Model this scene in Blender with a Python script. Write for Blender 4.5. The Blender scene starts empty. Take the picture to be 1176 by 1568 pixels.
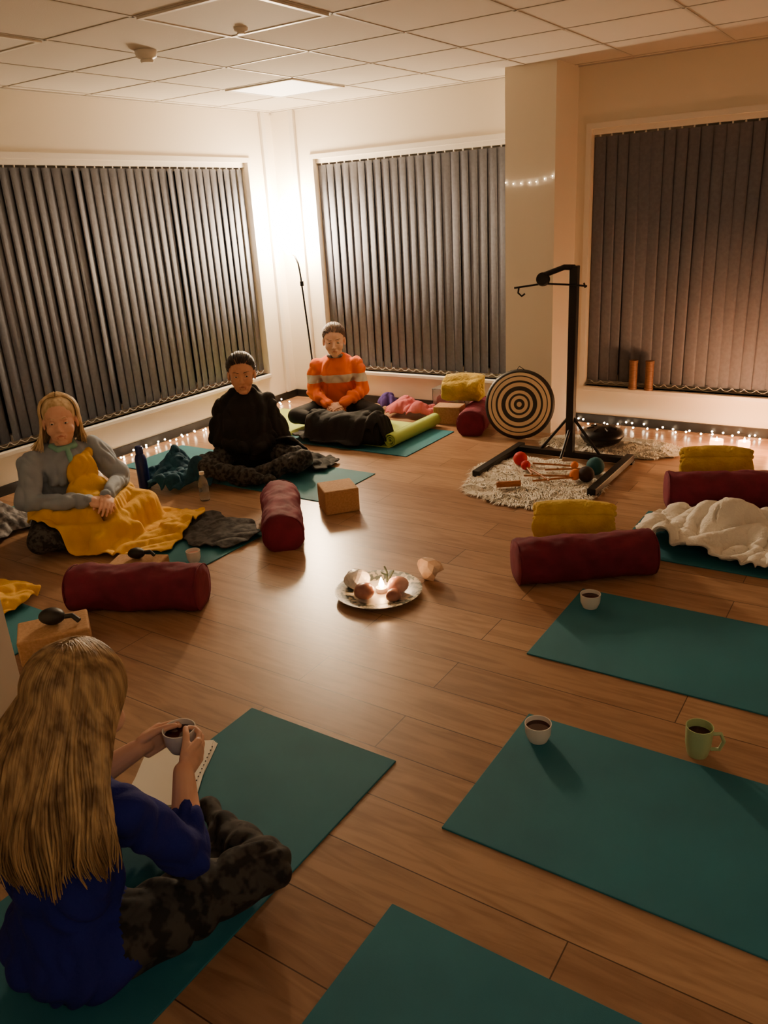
import bpy, bmesh, math, random, numpy as np
from mathutils import Vector, Matrix, noise
from mathutils.bvhtree import BVHTree
random.seed(7); rng=np.random.default_rng(7)
SC=bpy.context.scene; C=SC.collection
# ------------------------------------------------------------ helpers
def S(r,g,b):
    return tuple(((c/255)/12.92 if c/255<=.04045 else ((c/255+.055)/1.055)**2.4) for c in (r,g,b))
def new(name,me,parent=None,mats=(),smooth=True):
    o=bpy.data.objects.new(name,me); C.objects.link(o)
    for m in mats: me.materials.append(m)
    if parent: o.parent=parent
    if smooth and isinstance(me,bpy.types.Mesh):
        me.polygons.foreach_set('use_smooth',[True]*len(me.polygons))
    return o
def mesh(name,v,f,mats=(),parent=None,smooth=True):
    me=bpy.data.meshes.new(name); me.from_pydata([tuple(map(float,p)) for p in v],[],[tuple(map(int,q)) for q in f]); me.update()
    return new(name,me,parent,mats,smooth)
def group(name,loc=(0,0,0),rz=0):
    e=bpy.data.objects.new(name,None); e.empty_display_size=.1; C.objects.link(e); e.location=loc; e.rotation_euler=(0,0,rz); return e
def boxes(name,L,mat,parent=None,bevel=0):
    v=[];f=[]
    for (x0,x1,y0,y1,z0,z1) in L:
        n=len(v); v+=[(x0,y0,z0),(x1,y0,z0),(x1,y1,z0),(x0,y1,z0),(x0,y0,z1),(x1,y0,z1),(x1,y1,z1),(x0,y1,z1)]
        f+=[tuple(n+i for i in q) for q in [(0,3,2,1),(4,5,6,7),(0,1,5,4),(1,2,6,5),(2,3,7,6),(3,0,4,7)]]
    o=mesh(name,v,f,[mat],parent,False)
    if bevel:
        b=o.modifiers.new('b','BEVEL'); b.width=bevel; b.segments=3; b.limit_method='ANGLE'
    return o
def lathe(name,prof,mat,parent=None,loc=(0,0,0),seg=32):
    v=[];f=[]
    for (r,z) in prof:
        for i in range(seg):
            a=2*math.pi*i/seg; v.append((max(r,1e-4)*math.cos(a),max(r,1e-4)*math.sin(a),z))
    for k in range(len(prof)-1):
        for i in range(seg):
            j=(i+1)%seg; f.append((k*seg+i,k*seg+j,(k+1)*seg+j,(k+1)*seg+i))
    f.append(tuple(range(seg-1,-1,-1))); n=(len(prof)-1)*seg; f.append(tuple(n+i for i in range(seg)))
    o=mesh(name,v,f,[mat],parent); o.location=loc
    e=o.modifiers.new('e','EDGE_SPLIT'); e.split_angle=math.radians(50)
    return o
def tubes(name,polys,r,mat,parent=None,res=2,taper=None):
    cu=bpy.data.curves.new(name,'CURVE'); cu.dimensions='3D'; cu.bevel_depth=r; cu.bevel_resolution=res; cu.use_fill_caps=True
    for P in polys:
        s=cu.splines.new('POLY'); s.points.add(len(P)-1)
        n=len(P)
        for i,p in enumerate(P):
            s.points[i].co=(p[0],p[1],p[2],1)
            if taper: s.points[i].radius=taper(i/(n-1))
    cu.materials.append(mat)
    o=bpy.data.objects.new(name,cu); C.objects.link(o)
    if parent: o.parent=parent
    bpy.context.view_layer.update()
    dg=bpy.context.evaluated_depsgraph_get()
    me=bpy.data.meshes.new_from_object(o.evaluated_get(dg)); me.name=name
    bpy.data.objects.remove(o)
    o2=bpy.data.objects.new(name,me); C.objects.link(o2)
    if parent: o2.parent=parent
    me.polygons.foreach_set('use_smooth',[True]*len(me.polygons))
    return o2
def nd(t,ty,**k):
    n=t.nodes.new(ty)
    for a,b in k.items():
        if a in n.inputs: n.inputs[a].default_value=b
        else: setattr(n,a,b)
    return n
def M(name,col,rough=.7,metal=0,spec=.4,bump=None,var=None,emit=None,trans=0,sheen=0,stretch=(1,1,1)):
    m=bpy.data.materials.new(name); m.use_nodes=True; t=m.node_tree; b=t.nodes['Principled BSDF']
    b.inputs['Base Color'].default_value=(*col,1); b.inputs['Roughness'].default_value=rough; b.inputs['Metallic'].default_value=metal
    b.inputs['Specular IOR Level'].default_value=spec; b.inputs['Transmission Weight'].default_value=trans
    if bump or var:
        tc=nd(t,'ShaderNodeTexCoord'); mp=nd(t,'ShaderNodeMapping'); mp.inputs['Scale'].default_value=stretch
        t.links.new(tc.outputs['Object'],mp.inputs[0])
    if var:
        n=nd(t,'ShaderNodeTexNoise'); n.inputs['Scale'].default_value=var[0]; n.inputs['Detail'].default_value=2
        r=nd(t,'ShaderNodeValToRGB'); lo=.5-var[3] if len(var)>3 else .35; hi=.5+var[3] if len(var)>3 else .65
        r.color_ramp.elements[0].position=lo; r.color_ramp.elements[1].position=hi
        r.color_ramp.elements[0].color=(*col,1); r.color_ramp.elements[1].color=(*var[1],1)
        t.links.new(mp.outputs[0],n.inputs[0]); t.links.new(n.outputs[0],r.inputs[0]); t.links.new(r.outputs[0],b.inputs['Base Color'])
    if bump:
        n=nd(t,'ShaderNodeTexNoise'); n.inputs['Scale'].default_value=bump[0]; n.inputs['Detail'].default_value=2
        bp=nd(t,'ShaderNodeBump'); bp.inputs['Strength'].default_value=bump[1]; bp.inputs['Distance'].default_value=bump[2] if len(bump)>2 else .005
        t.links.new(mp.outputs[0],n.inputs[0]); t.links.new(n.outputs[0],bp.inputs['Height']); t.links.new(bp.outputs[0],b.inputs['Normal'])
    if emit:
        b.inputs['Emission Color'].default_value=(*emit[0],1); b.inputs['Emission Strength'].default_value=emit[1]
    return m
# ------------------------------------------------------------ materials
m_wall=M('wall_paint',S(230,220,202),.8)
m_ceil=M('ceiling_tile',S(200,192,180),.9,bump=(220,.25,.002))
m_trim=M('white_trim',S(228,222,212),.45)
m_grid=M('ceiling_grid_white',S(184,177,167),.5)
m_black=M('black_skirting',S(22,20,20),.5)
m_blind=M('blind_fabric',S(108,111,124),.72,var=(40,S(100,103,116)))
m_glass=M('night_glass',S(8,9,12),.08,spec=.6)
m_mat=M('teal_yoga_mat',S(34,112,128),.75,bump=(350,.35,.001),var=(3,S(30,102,118)))
m_lime=M('lime_yoga_mat',S(184,206,100),.75,bump=(350,.3,.001))
m_burg=M('burgundy_cotton',S(106,18,46),.85,bump=(25,.35,.006),var=(14,S(92,14,40)))
m_cork=M('cork_foam',S(182,142,102),.85,var=(90,S(164,124,84)))
m_must=M('mustard_fleece',S(204,174,80),.95,bump=(60,.8,.008),var=(12,S(186,156,64)))
m_yel=M('yellow_blanket',S(228,180,72),.95,bump=(120,.5,.003),var=(8,S(216,166,60)))
m_white=M('white_fleece',S(236,230,218),.95,bump=(110,.8,.006))
m_fur=M('sheepskin_wool',S(236,228,212),.95)
m_ceram=M('white_ceramic',S(225,220,212),.25,spec=.6)
m_tea=M('black_tea',S(60,16,10),.05)
m_mug=M('green_stoneware',S(170,190,140),.35)
m_metal=M('black_steel',S(20,20,22),.4,metal=.3)
m_wood=M('turned_wood',S(176,108,52),.5,var=(30,S(140,80,36)),stretch=(1,1,6))
m_wood2=M('dark_turned_wood',S(134,92,62),.55,var=(30,S(108,72,46)),stretch=(1,1,6))
m_paper=M('paper',S(238,234,222),.8)
m_skin=M('skin',S(230,184,158),.55,var=(14,S(224,172,146)),spec=.3)
m_skin2=M('skin_tan',S(212,162,134),.55,var=(14,S(202,150,122)),spec=.3)
m_lip=M('lips',S(196,122,108),.45); m_lip2=M('lips_tan',S(170,106,92),.45)
m_eye=M('eye_white',S(215,208,198),.2); m_iris=M('iris',S(40,30,24),.15)
m_hblond=M('blonde_hair',S(196,162,114),.5,var=(5,S(116,88,56),0,.16),stretch=(9,9,.6),spec=.4)
m_hlight=M('light_blonde_hair',S(230,208,168),.5,var=(6,S(188,156,110),0,.18),stretch=(9,9,.6),spec=.4)
m_hdark=M('dark_hair',S(36,26,23),.5,var=(30,S(20,15,14)))
m_hbrown=M('brown_hair',S(104,78,60),.5,var=(30,S(70,50,40)))
m_denim=M('pale_denim',S(150,162,176),.85,bump=(26,.3,.006),var=(10,S(136,148,164)))
m_scarf=M('mint_scarf',S(130,186,170),.85)
m_blackcl=M('black_knit',S(20,19,21),.9,bump=(30,.4,.006))
m_leg=M('patterned_leggings',S(20,20,22),.85,var=(24,S(58,56,54),0,.05))
m_legb=M('black_leggings',S(22,22,24),.85,var=(45,S(66,64,64),0,.08))
m_blue=M('royal_blue_jumper',S(16,26,122),.9,bump=(160,.5,.002),var=(6,S(13,22,106)))
m_tealbl=M('teal_blanket',S(26,76,98),.95,bump=(60,.6,.006),var=(12,S(18,56,78)))
m_grey=M('grey_blanket',S(150,146,146),.95,var=(30,S(84,82,84),0,.1),bump=(60,.5,.005))
m_dgrey=M('dark_grey_blanket',S(74,72,72),.95,var=(26,S(44,43,44),0,.1),bump=(60,.5,.005))
m_navy=M('navy_bottle',S(16,30,90),.35)
m_clear=M('clear_plastic',S(235,240,240),.08,trans=.9,spec=.5)
m_pink=M('pink_cloth',S(186,94,100),.9,bump=(40,.5,.005)); m_purp=M('purple_cloth',S(66,50,120),.9,bump=(40,.5,.005))
m_redp=M('red_cloth',S(150,50,50),.9,bump=(40,.5,.005))
m_rose=M('rose_quartz',S(214,160,150),.25,var=(20,S(230,186,176))); m_quartz=M('clear_quartz',S(230,226,224),.1,var=(10,S(206,206,210)))
m_raw=M('raw_stone',S(224,198,174),.5,var=(20,S(208,174,148)))
m_dstone=M('dark_stone',S(140,92,84),.3,var=(18,S(176,126,112)))
m_red=M('red_felt',S(176,26,34),.8); m_tealf=M('teal_felt',S(20,74,84),.85); m_orf=M('orange_felt',S(206,112,36),.85); m_dkf=M('brown_felt',S(40,26,24),.85)
m_bowl=M('black_steel_drum',S(18,17,20),.35,metal=.5)
m_bulb=M('fairy_bulb',(1,.8,.5),.5,emit=((1,.74,.46),44)); m_bulb.cycles.emission_sampling='NONE'
m_flame=M('candle_flame',(1,.7,.3),.5,emit=((1,.62,.25),90)); m_flame.cycles.emission_sampling='NONE'
m_amber=M('amber_glass',S(220,110,40),.2,emit=((1,.38,.11),12)); m_amber.cycles.emission_sampling='NONE'
m_lamp=M('lamp_shade_glow',S(255,240,210),.8,emit=((1,.73,.45),500))
m_or=M('orange_striped_jumper',S(226,92,22),.9,bump=(60,.4,.004))
t=m_or.node_tree; b=t.nodes['Principled BSDF']; tc=nd(t,'ShaderNodeTexCoord'); sx=nd(t,'ShaderNodeSeparateXYZ'); rp=nd(t,'ShaderNodeValToRGB')
t.links.new(tc.outputs['Object'],sx.inputs[0]); t.links.new(sx.outputs[2],rp.inputs[0]); cr=rp.color_ramp; cr.interpolation='CONSTANT'
OR=(*S(230,108,48),1); GB=(*S(206,194,186),1)
cr.elements[0].position=0; cr.elements[0].color=OR; cr.elements[1].position=.315; cr.elements[1].color=GB
e=cr.elements.new(.380); e.color=OR
t.links.new(rp.outputs[0],b.inputs['Base Color'])
m_floor=bpy.data.materials.new('oak_laminate'); m_floor.use_nodes=True; t=m_floor.node_tree; b=t.nodes['Principled BSDF']
tc=nd(t,'ShaderNodeTexCoord'); br=nd(t,'ShaderNodeTexBrick'); br.offset=.37; br.offset_frequency=2
for k,v in {'Scale':1,'Mortar Size':.0018,'Mortar Smooth':.1,'Bias':0,'Brick Width':1.25,'Row Height':.19}.items(): br.inputs[k].default_value=v
br.inputs['Color1'].default_value=(*S(178,142,110),1); br.inputs['Color2'].default_value=(*S(152,116,88),1); br.inputs['Mortar'].default_value=(*S(80,56,40),1)
t.links.new(tc.outputs['Object'],br.inputs['Vector'])
mp=nd(t,'ShaderNodeMapping'); mp.inputs['Scale'].default_value=(1.6,14,1); t.links.new(tc.outputs['Object'],mp.inputs[0])
n1=nd(t,'ShaderNodeTexNoise'); n1.inputs['Scale'].default_value=2.0; n1.inputs['Detail'].default_value=6; n1.inputs['Distortion'].default_value=1.2; t.links.new(mp.outputs[0],n1.inputs[0])
r1=nd(t,'ShaderNodeValToRGB'); r1.color_ramp.elements[0].position=.3; r1.color_ramp.elements[0].color=(.58,.50,.45,1); r1.color_ramp.elements[1].position=.6; r1.color_ramp.elements[1].color=(1,1,1,1)
t.links.new(n1.outputs[0],r1.inputs[0])
mx=nd(t,'ShaderNodeMix',data_type='RGBA',blend_type='MULTIPLY'); mx.inputs[0].default_value=.8
t.links.new(br.outputs[0],mx.inputs[6]); t.links.new(r1.outputs[0],mx.inputs[7]); t.links.new(mx.outputs[2],b.inputs['Base Color'])
b.inputs['Roughness'].default_value=.29; b.inputs['Specular IOR Level'].default_value=.5
m_disc=bpy.data.materials.new('ringed_disc'); m_disc.use_nodes=True; t=m_disc.node_tree; b=t.nodes['Principled BSDF']
tc=nd(t,'ShaderNodeTexCoord'); ln=nd(t,'ShaderNodeVectorMath',operation='LENGTH'); t.links.new(tc.outputs['Object'],ln.inputs[0])
rp=nd(t,'ShaderNodeValToRGB'); ml=nd(t,'ShaderNodeMath',operation='MULTIPLY'); ml.inputs[1].default_value=3.9; t.links.new(ln.outputs['Value'],ml.inputs[0]); t.links.new(ml.outputs[0],rp.inputs[0])
cr=rp.color_ramp; cr.interpolation='CONSTANT'; K=(*S(30,25,22),1); W=(*S(216,190,150),1)
st=[(0,W),(.07,K),(.15,W),(.24,K),(.30,W),(.38,K),(.50,W),(.60,K),(.66,W),(.76,K),(.79,W),(.87,K)]
cr.elements[0].color=W; cr.elements[1].position=.07; cr.elements[1].color=K
for p,c in st[2:]: e=cr.elements.new(p); e.color=c
t.links.new(rp.outputs[0],b.inputs['Base Color']); b.inputs['Roughness'].default_value=.5
# ------------------------------------------------------------ room
XL,YB,ZC=-4.83,5.78,2.42; XR,YF=1.7,-1.3
boxes('floor',[(XL-.2,XR+.2,YF-.2,YB+.2,-.1,0)],m_floor)
boxes('ceiling',[(XL-.2,XR+.2,YF-.2,YB+.2,ZC,ZC+.1)],m_ceil)
z0,z1=.28,2.03
boxes('wall_left',[(XL-.2,XL,YF-.2,YB+.2,0,z0),(XL-.2,XL,YF-.2,YB+.2,z1,ZC),(XL-.2,XL,YF-.2,.9,z0,z1),(XL-.2,XL,5.42,YB+.2,z0,z1)],m_wall)
boxes('wall_back',[(XL,XR,YB,YB+.2,0,z0),(XL,XR,YB,YB+.2,z1,ZC),(XL,-4.41,YB,YB+.2,z0,z1),(-2.6,-2.03,YB,YB+.2,z0,z1),(1.2,XR,YB,YB+.2,z0,z1)],m_wall)
boxes('wall_right',[(XR,XR+.2,YF-.2,YB+.2,0,ZC)],m_wall)
boxes('wall_front',[(XL,XR,YF-.2,YF,0,ZC)],m_wall)
boxes('wall_pillar',[(-2.485,-2.13,5.38,YB,0,ZC)],m_wall)
boxes('wall_partition',[(-3.3,-2.235,.85,1.17,0,ZC)],m_wall)
boxes('baseboard_left',[(XL,XL+.015,1.3,YB,0,.065)],m_black)
boxes('baseboard_back',[(XL+.015,-2.485,YB-.015,YB,0,.065),(-2.13,XR,YB-.015,YB,0,.065)],m_black)
boxes('trim_sill_left',[(XL-.06,XL+.035,.9,5.42,z0-.03,z0)],m_trim,bevel=.006)
boxes('trim_sill_back',[(-4.41,-2.6,YB-.035,YB+.06,z0-.03,z0),(-2.03,1.2,YB-.035,YB+.06,z0-.03,z0)],m_trim,bevel=.006)
boxes('trim_window_surround',[(XL,XL+.012,.86,5.46,z1,z1+.035),(XL,XL+.012,5.42,5.455,z0,z1),(-4.445,-2.565,YB-.012,YB,z1,z1+.035),(-4.445,-4.41,YB-.012,YB,z0,z1),(-2.6,-2.565,YB-.012,YB,z0,z1),(-2.065,1.235,YB-.012,YB,z1,z1+.035),(-2.065,-2.03,YB-.012,YB,z0,z1)],m_trim)
boxes('trim_corner_conduit',[(XL,XL+.03,5.62,5.67,.07,ZC),(-4.62,-4.57,YB-.03,YB,.07,ZC)],m_trim,bevel=.005)
L=[]
x=-4.15-.6
while x<XR:
    if x>XL: L.append((x-.008,x+.008,YF,YB,ZC-.003,ZC))
    x+=.6
y=4.5-.6*10
while y<YB:
    if y>YF: L.append((XL,XR,y-.008,y+.008,ZC-.003,ZC))
    y+=.6
L+=[(XL,XL+.02,YF,YB,ZC-.008,ZC),(XL,XR,YB-.02,YB,ZC-.008,ZC)]
boxes('trim_ceiling_grid',L,m_grid)
m_pan=M('diffuser_panel',S(214,208,198),.8)
m_pan2=M('diffuser_panel_reflected_glow',S(240,234,222),.6,emit=((1,.86,.68),3.2))  # panel is off; emission imitates floor-lamp light reflected by the diffuser
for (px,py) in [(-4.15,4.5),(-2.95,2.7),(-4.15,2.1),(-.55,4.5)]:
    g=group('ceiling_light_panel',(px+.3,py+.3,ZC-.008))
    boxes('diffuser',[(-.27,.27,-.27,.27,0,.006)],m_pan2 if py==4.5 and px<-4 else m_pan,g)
    boxes('frame',[(-.29,.29,-.29,-.27,-.004,.006),(-.29,.29,.27,.29,-.004,.006),(-.29,-.27,-.27,.27,-.004,.006),(.27,.29,-.27,.27,-.004,.006)],m_trim,g)
for (px,py) in [(-3.46,3.22),(-2.78,3.18)]:
    k=1 if px<-3 else .6
    lathe('smoke_detector',[(.0,-.055*k),(.03*k,-.055*k),(.035*k,-.045*k),(.028*k,-.04*k),(.05*k,-.03*k),(.055*k,-.012*k),(.055*k,0)],m_trim,None,(px,py,ZC-.001))
def window(n,axis,a0,a1):
    g=group('window_%d'%n)
    def T(u0,u1,w0,w1,zz0,zz1):
        return (u0,u1,YB+w0,YB+w1,zz0,zz1) if axis=='x' else (XL-w1,XL-w0,u0,u1,zz0,zz1)
    boxes('glass',[T(a0,a1,.17,.18,z0,z1)],m_glass,g)
    fr=[T(a0,a1,.13,.17,z0,z0+.06),T(a0,a1,.13,.17,z1-.06,z1)]
    k=max(2,int((a1-a0)/.9)); 
    for i in range(k+1):
        u=a0+(a1-a0-.06)*i/k; fr.append(T(u,u+.06,.13,.17,z0+.06,z1-.06))
    boxes('frame',fr,m_trim,g,.004)
def blinds(axis,a0,a1,ang,fl=1):
    g=group('vertical_blinds')
    v=[];f=[]; ch=[]; hooks=[]; wts=[]
    n=int((a1-a0)/.0765); d=.05
    P=lambda uu,ww,z:(uu,YB+ww,z) if axis=='x' else (XL-ww,uu,z)
    for i in range(n):
        u=a0+.045+i*(a1-a0-.09)/(n-1)
        aa=math.radians(ang+random.uniform(-4,4)+ (9 if i%11==4 else 0)); lean=random.uniform(-.004,.004)
        ca,sa=math.cos(aa),math.sin(aa)*fl
        base=len(v)
        for zi,z in enumerate((z1-.05,1.2,z0+.035)):
            for j in range(7):
                s=(j/6-.5)*.089; bow=.007*(1-(j/3-1)**2)
                uu=u+s*ca+bow*sa+lean*zi; ww=d+s*sa-bow*ca
                v.append(P(uu,ww,z))
        for zi in range(2):
            for j in range(6):
                q=base+zi*7+j; f.append((q,q+1,q+8,q+7))
        hooks.append([P(u,d,z1-.03),P(u,d,z1-.055)])
        if i<n-1:
            un=u+(a1-a0-.09)/(n-1)
            ch.append([P(u+(un-u)*k/6,d-.03,z0+.04-.022*math.sin(math.pi*k/6)) for k in range(7)])
        wts.append([P(u-.03,d-.003,z0+.037),P(u+.03,d-.003,z0+.037)])
    o=mesh('slats',v,f,[m_blind],g); s=o.modifiers.new('s','SOLIDIFY'); s.thickness=.0012
    tubes('hooks',hooks,.006,m_trim,g,1); tubes('bead_chain',ch,.0015,m_trim,g,1); tubes('weights',wts,.004,m_blind,g,1)
    r=(a0,a1,YB+d-.02,YB+d+.02,z1-.035,z1) if axis=='x' else (XL-d-.02,XL-d+.02,a0,a1,z1-.035,z1)
    boxes('headrail',[r],m_trim,g)
window(1,'y',.9,5.42); blinds('y',.9,5.42,12)
window(2,'x',-4.41,-2.6); blinds('x',-4.41,-2.6,-11)
window(3,'x',-2.03,1.2); blinds('x',-2.03,1.2,-10)
# ------------------------------------------------------------ mats
def ymat(x0,x1,y0,y1,mat=m_mat,z=0,rz=0,name='yoga_mat'):
    cx,cy=(x0+x1)/2,(y0+y1)/2; w,h=(x1-x0),(y1-y0)
    o=boxes(name,[(-w/2,w/2,-h/2,h/2,0,.006)],mat,None,.002); o.location=(cx,cy,z); o.rotation_euler=(0,0,rz); return o
ymat(-1.05,.75,2.45,3.06)
ymat(-.89,.91,1.50,2.10)
ymat(-.87,.93,.61,1.215)
ymat(-1.745,-1.15,-.12,1.68)
ymat(-1.06,.74,3.50,4.10)
ymat(-4.56,-2.78,2.42,2.98)
ymat(-4.58,-2.80,3.48,4.06)
ymat(-4.5,-2.81,4.46,5.16)
ymat(-4.60,-3.02,4.60,5.26,m_lime,z=.007,rz=-.02)
ymat(-4.75,-2.86,1.30,1.80,rz=0)
def spiral(name,length,r0,turns,th,mat,loc,rz,amp=0,n=90,parent=None,tilt=0,nl=24,r_in=.012):
    v=[];f=[]
    for k in range(nl+1):
        x=(k/nl-.5)*length
        for i in range(n+1):
            a=turns*2*math.pi*i/n; r=r_in+(r0-r_in)*min(1,i/n*turns/(turns-.85))
            if amp: r*=(1-.13*abs(2*x/length)**5); r+=amp*(.6*noise.noise(Vector((x*7,math.cos(a)*1.5,math.sin(a)*1.5)))+.4*noise.noise(Vector((x*18,math.cos(a)*4,math.sin(a)*4))))
            xx=x*(1+.05*math.sin(i*.7)*(1 if amp else 0))+(amp*1.2*noise.noise(Vector((a*.8,3,1))) if amp else 0)
            v.append((xx,r*math.cos(a+1.2),r*math.sin(a+1.2)+r0))
    for k in range(nl):
        for i in range(n): q=k*(n+1)+i; f.append((q,q+1,q+n+2,q+n+1))
    o=mesh(name,v,f,[mat],parent); o.location=loc; o.rotation_euler=(tilt,0,rz)
    s=o.modifiers.new('s','SOLIDIFY'); s.thickness=th; s.offset=0
    if amp: s=o.modifiers.new('ss','SUBSURF'); s.levels=1; s.render_levels=1
    return o
spiral('rolled_mat_end',.66,.045,3,.005,m_lime,(-3.03,4.93,.014),math.pi/2)
# ------------------------------------------------------------ bolsters / blocks / rolls
def bolster(cx,cy,rz,L=.62,r=.108,z=0,seed=0,mat=m_burg,name='bolster'):
    g=group(name,(cx,cy,z),rz); ns,nl=48,40; v=[];f=[]
    prof=[(0,-L/2-.004),(r*.6,-L/2-.006),(r*.93,-L/2-.002),(r*.99,-L/2+.012)]+[(r,-L/2+.03+(L-.06)*i/nl) for i in range(nl+1)]+[(r*.99,L/2-.012),(r*.93,L/2+.002),(r*.6,L/2+.006),(0,L/2+.004)]
    for (rr,x) in prof:
        for i in range(ns):
            a=2*math.pi*i/ns; ca,sa=math.cos(a),math.sin(a)
            k=rr*(1+.035*(abs(ca*sa)*2)**2)+ (.012*noise.noise(Vector((x*9+seed*3,ca*1.6,sa*1.6)))+.007*noise.noise(Vector((x*26+seed,ca*5,sa*5))))*(rr/r)
            y=k*ca; zz=k*sa*.95
            if zz<-.085: zz=-.085-(abs(zz)-.085)*.15
            v.append((x,y,zz+.0905))
    for k in range(len(prof)-1):
        for i in range(ns): j=(i+1)%ns; f.append((k*ns+i,(k+1)*ns+i,(k+1)*ns+j,k*ns+j))
    mesh('cover',v,f,[mat],g)
    pip=[]
    for x in (-L/2+.002,L/2-.002):
        P=[]
        for i in range(ns+1):
            a=2*math.pi*i/ns; ca,sa=math.cos(a),math.sin(a); k=r*.965*(1+.035*(abs(ca*sa)*2)**2); zz=k*sa*.95
            if zz<-.085: zz=-.085-(abs(zz)-.085)*.15
            P.append((x,k*ca,zz+.0905))
        pip.append(P)
    tubes('piping',pip,.0035,mat,g,2)
    return g
bolster(-2.74,2.05,math.atan2(.27,.53),L=.60,seed=1)
bolster(-2.73,3.04,math.atan2(.75,-.66),L=.60,seed=2)
bolster(-1.10,3.20,math.atan2(.35,.46),L=.62,seed=3)
bolster(-.69,4.36,math.atan2(.19,.44),L=.68,seed=4)
bolster(-2.70,5.33,math.radians(105),L=.50,seed=5)
def block(cx,cy,rz,sx=.225,sy=.15,sz=.10,z=0):
    o=boxes('yoga_block',[(-sx/2,sx/2,-sy/2,sy/2,0,sz)],m_cork,None,.008); o.location=(cx,cy,z); o.rotation_euler=(0,0,rz); return o
block(-2.65,3.45,math.radians(50),.2,.2,.14,z=.0)
block(-2.98,5.40,math.radians(10),.22,.15,.14)
block(-2.99,2.26,math.radians(25),.26,.16,.085)
block(-2.73,1.61,math.radians(55),.27,.19,.11,z=.007)
spiral('rolled_blanket',.38,.092,3.2,.028,m_must,(-1.27,3.53,.02),math.radians(22),amp=.02)
spiral('rolled_blanket',.38,.090,3.2,.028,m_must,(-.86,4.74,.016),math.radians(20),amp=.02)
# ------------------------------------------------------------ drapes
def bvh_of(objs):
    bpy.context.view_layer.update(); dg=bpy.context.evaluated_depsgraph_get(); V=[];F=[]
    for o in objs:
        ev=o.evaluated_get(dg); me=ev.to_mesh(); n=len(V); mw=o.matrix_world
        V+=[mw@v.co for v in me.vertices]; F+=[tuple(n+i for i in p.vertices) for p in me.polygons]; ev.to_mesh_clear()
    return BVHTree.FromPolygons(V,F)
def drape(name,cx,cy,rz,w,d,mat,coll=(),nx=70,ny=50,amp=.012,fr=7,zmax=1,lump=0,seed=0,th=.006,edge=.04,sm=14,parent=None,zbase=.01):
    T=bvh_of(coll) if coll else None; ca,sa=math.cos(rz),math.sin(rz)
    X=np.zeros((ny,nx));Y=X.copy();Z=X.copy()
    for j in range(ny):
        for i in range(nx):
            u=(i/(nx-1)-.5);vv=(j/(ny-1)-.5)
            e=edge*(abs(u*2)**3); e2=edge*(abs(vv*2)**3)
            x=u*w+e*np.sign(u)*noise.noise(Vector((vv*3.5,seed,1)))*1.6; y=vv*d+e2*np.sign(vv)*noise.noise(Vector((u*3.5,seed,5)))*1.6
            r=max(0,math.hypot(u*2,vv*2)-1.05); x*=1-.35*r; y*=1-.35*r
            X[j,i]=cx+x*ca-y*sa; Y[j,i]=cy+x*sa+y*ca
            z=zbase
            if T:
                h=T.ray_cast(Vector((X[j,i],Y[j,i],3)),Vector((0,0,-1)))
                if h[0] is not None: z=max(z,min(h[0].z+.008,zmax))
            Z[j,i]=z
    Z0=Z.copy()
    for _ in range(sm):
        A=Z.copy(); A[1:-1,1:-1]=(Z[:-2,1:-1]+Z[2:,1:-1]+Z[1:-1,:-2]+Z[1:-1,2:])/4
        A[0]=Z[1]*.6+Z[0]*.4; A[-1]=Z[-2]*.6+Z[-1]*.4; A[:,0]=Z[:,1]*.6+Z[:,0]*.4; A[:,-1]=Z[:,-2]*.6+Z[:,-1]*.4
        Z=np.maximum(Z0,A)
    v=[];f=[]
    for j in range(ny):
        for i in range(nx):
            x,y=X[j,i],Y[j,i]; q=Vector((x*fr*.35+seed,y*fr*.35,seed)); w1=noise.noise(q)
            fold=abs(noise.noise(Vector((x*fr+2.2*w1,y*fr*.45+1.7*w1,seed+4))))*2
            fine=noise.noise(Vector((x*fr*3,y*fr*3,seed+9)))
            z=Z[j,i]+amp*(fold*1.3+.25*fine+.35)
            if lump: z+=lump*max(0,noise.noise(Vector((x*4.5,y*4.5,seed+2)))+.3)*(1-abs(2*i/(nx-1)-1)**4)*(1-abs(2*j/(ny-1)-1)**4)
            v.append((x+amp*.6*fine,y,z))
    for j in range(ny-1):
        for i in range(nx-1): q=j*nx+i; f.append((q,q+1,q+nx+1,q+nx))
    o=mesh(name,v,f,[mat],parent)
    s=o.modifiers.new('s','SOLIDIFY'); s.thickness=th; s.offset=1
    ss=o.modifiers.new('ss','SUBSURF'); ss.levels=1; ss.render_levels=1
    return o
drape('white_fleece_blanket',-.11,3.84,0,1.80,.64,m_white,amp=.055,fr=9,lump=.12,seed=3,th=.015,nx=220,ny=100)
dgb=drape('dark_grey_blanket',-3.06,2.84,math.radians(-10),.58,.36,m_dgrey,amp=.012,fr=9,lump=.02,seed=8)
drape('grey_blanket',-4.30,2.26,0,.46,.55,m_grey,amp=.02,fr=9,lump=.16,seed=11)
drape('teal_blanket',-3.84,3.40,math.radians(40),.46,.36,m_tealbl,amp=.04,fr=10,lump=.26,seed=15,th=.012,nx=100,ny=80)
drape('yellow_blanket',-3.40,1.74,math.radians(10),.42,.3,m_yel,amp=.03,fr=9,lump=.10,seed=18)
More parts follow.
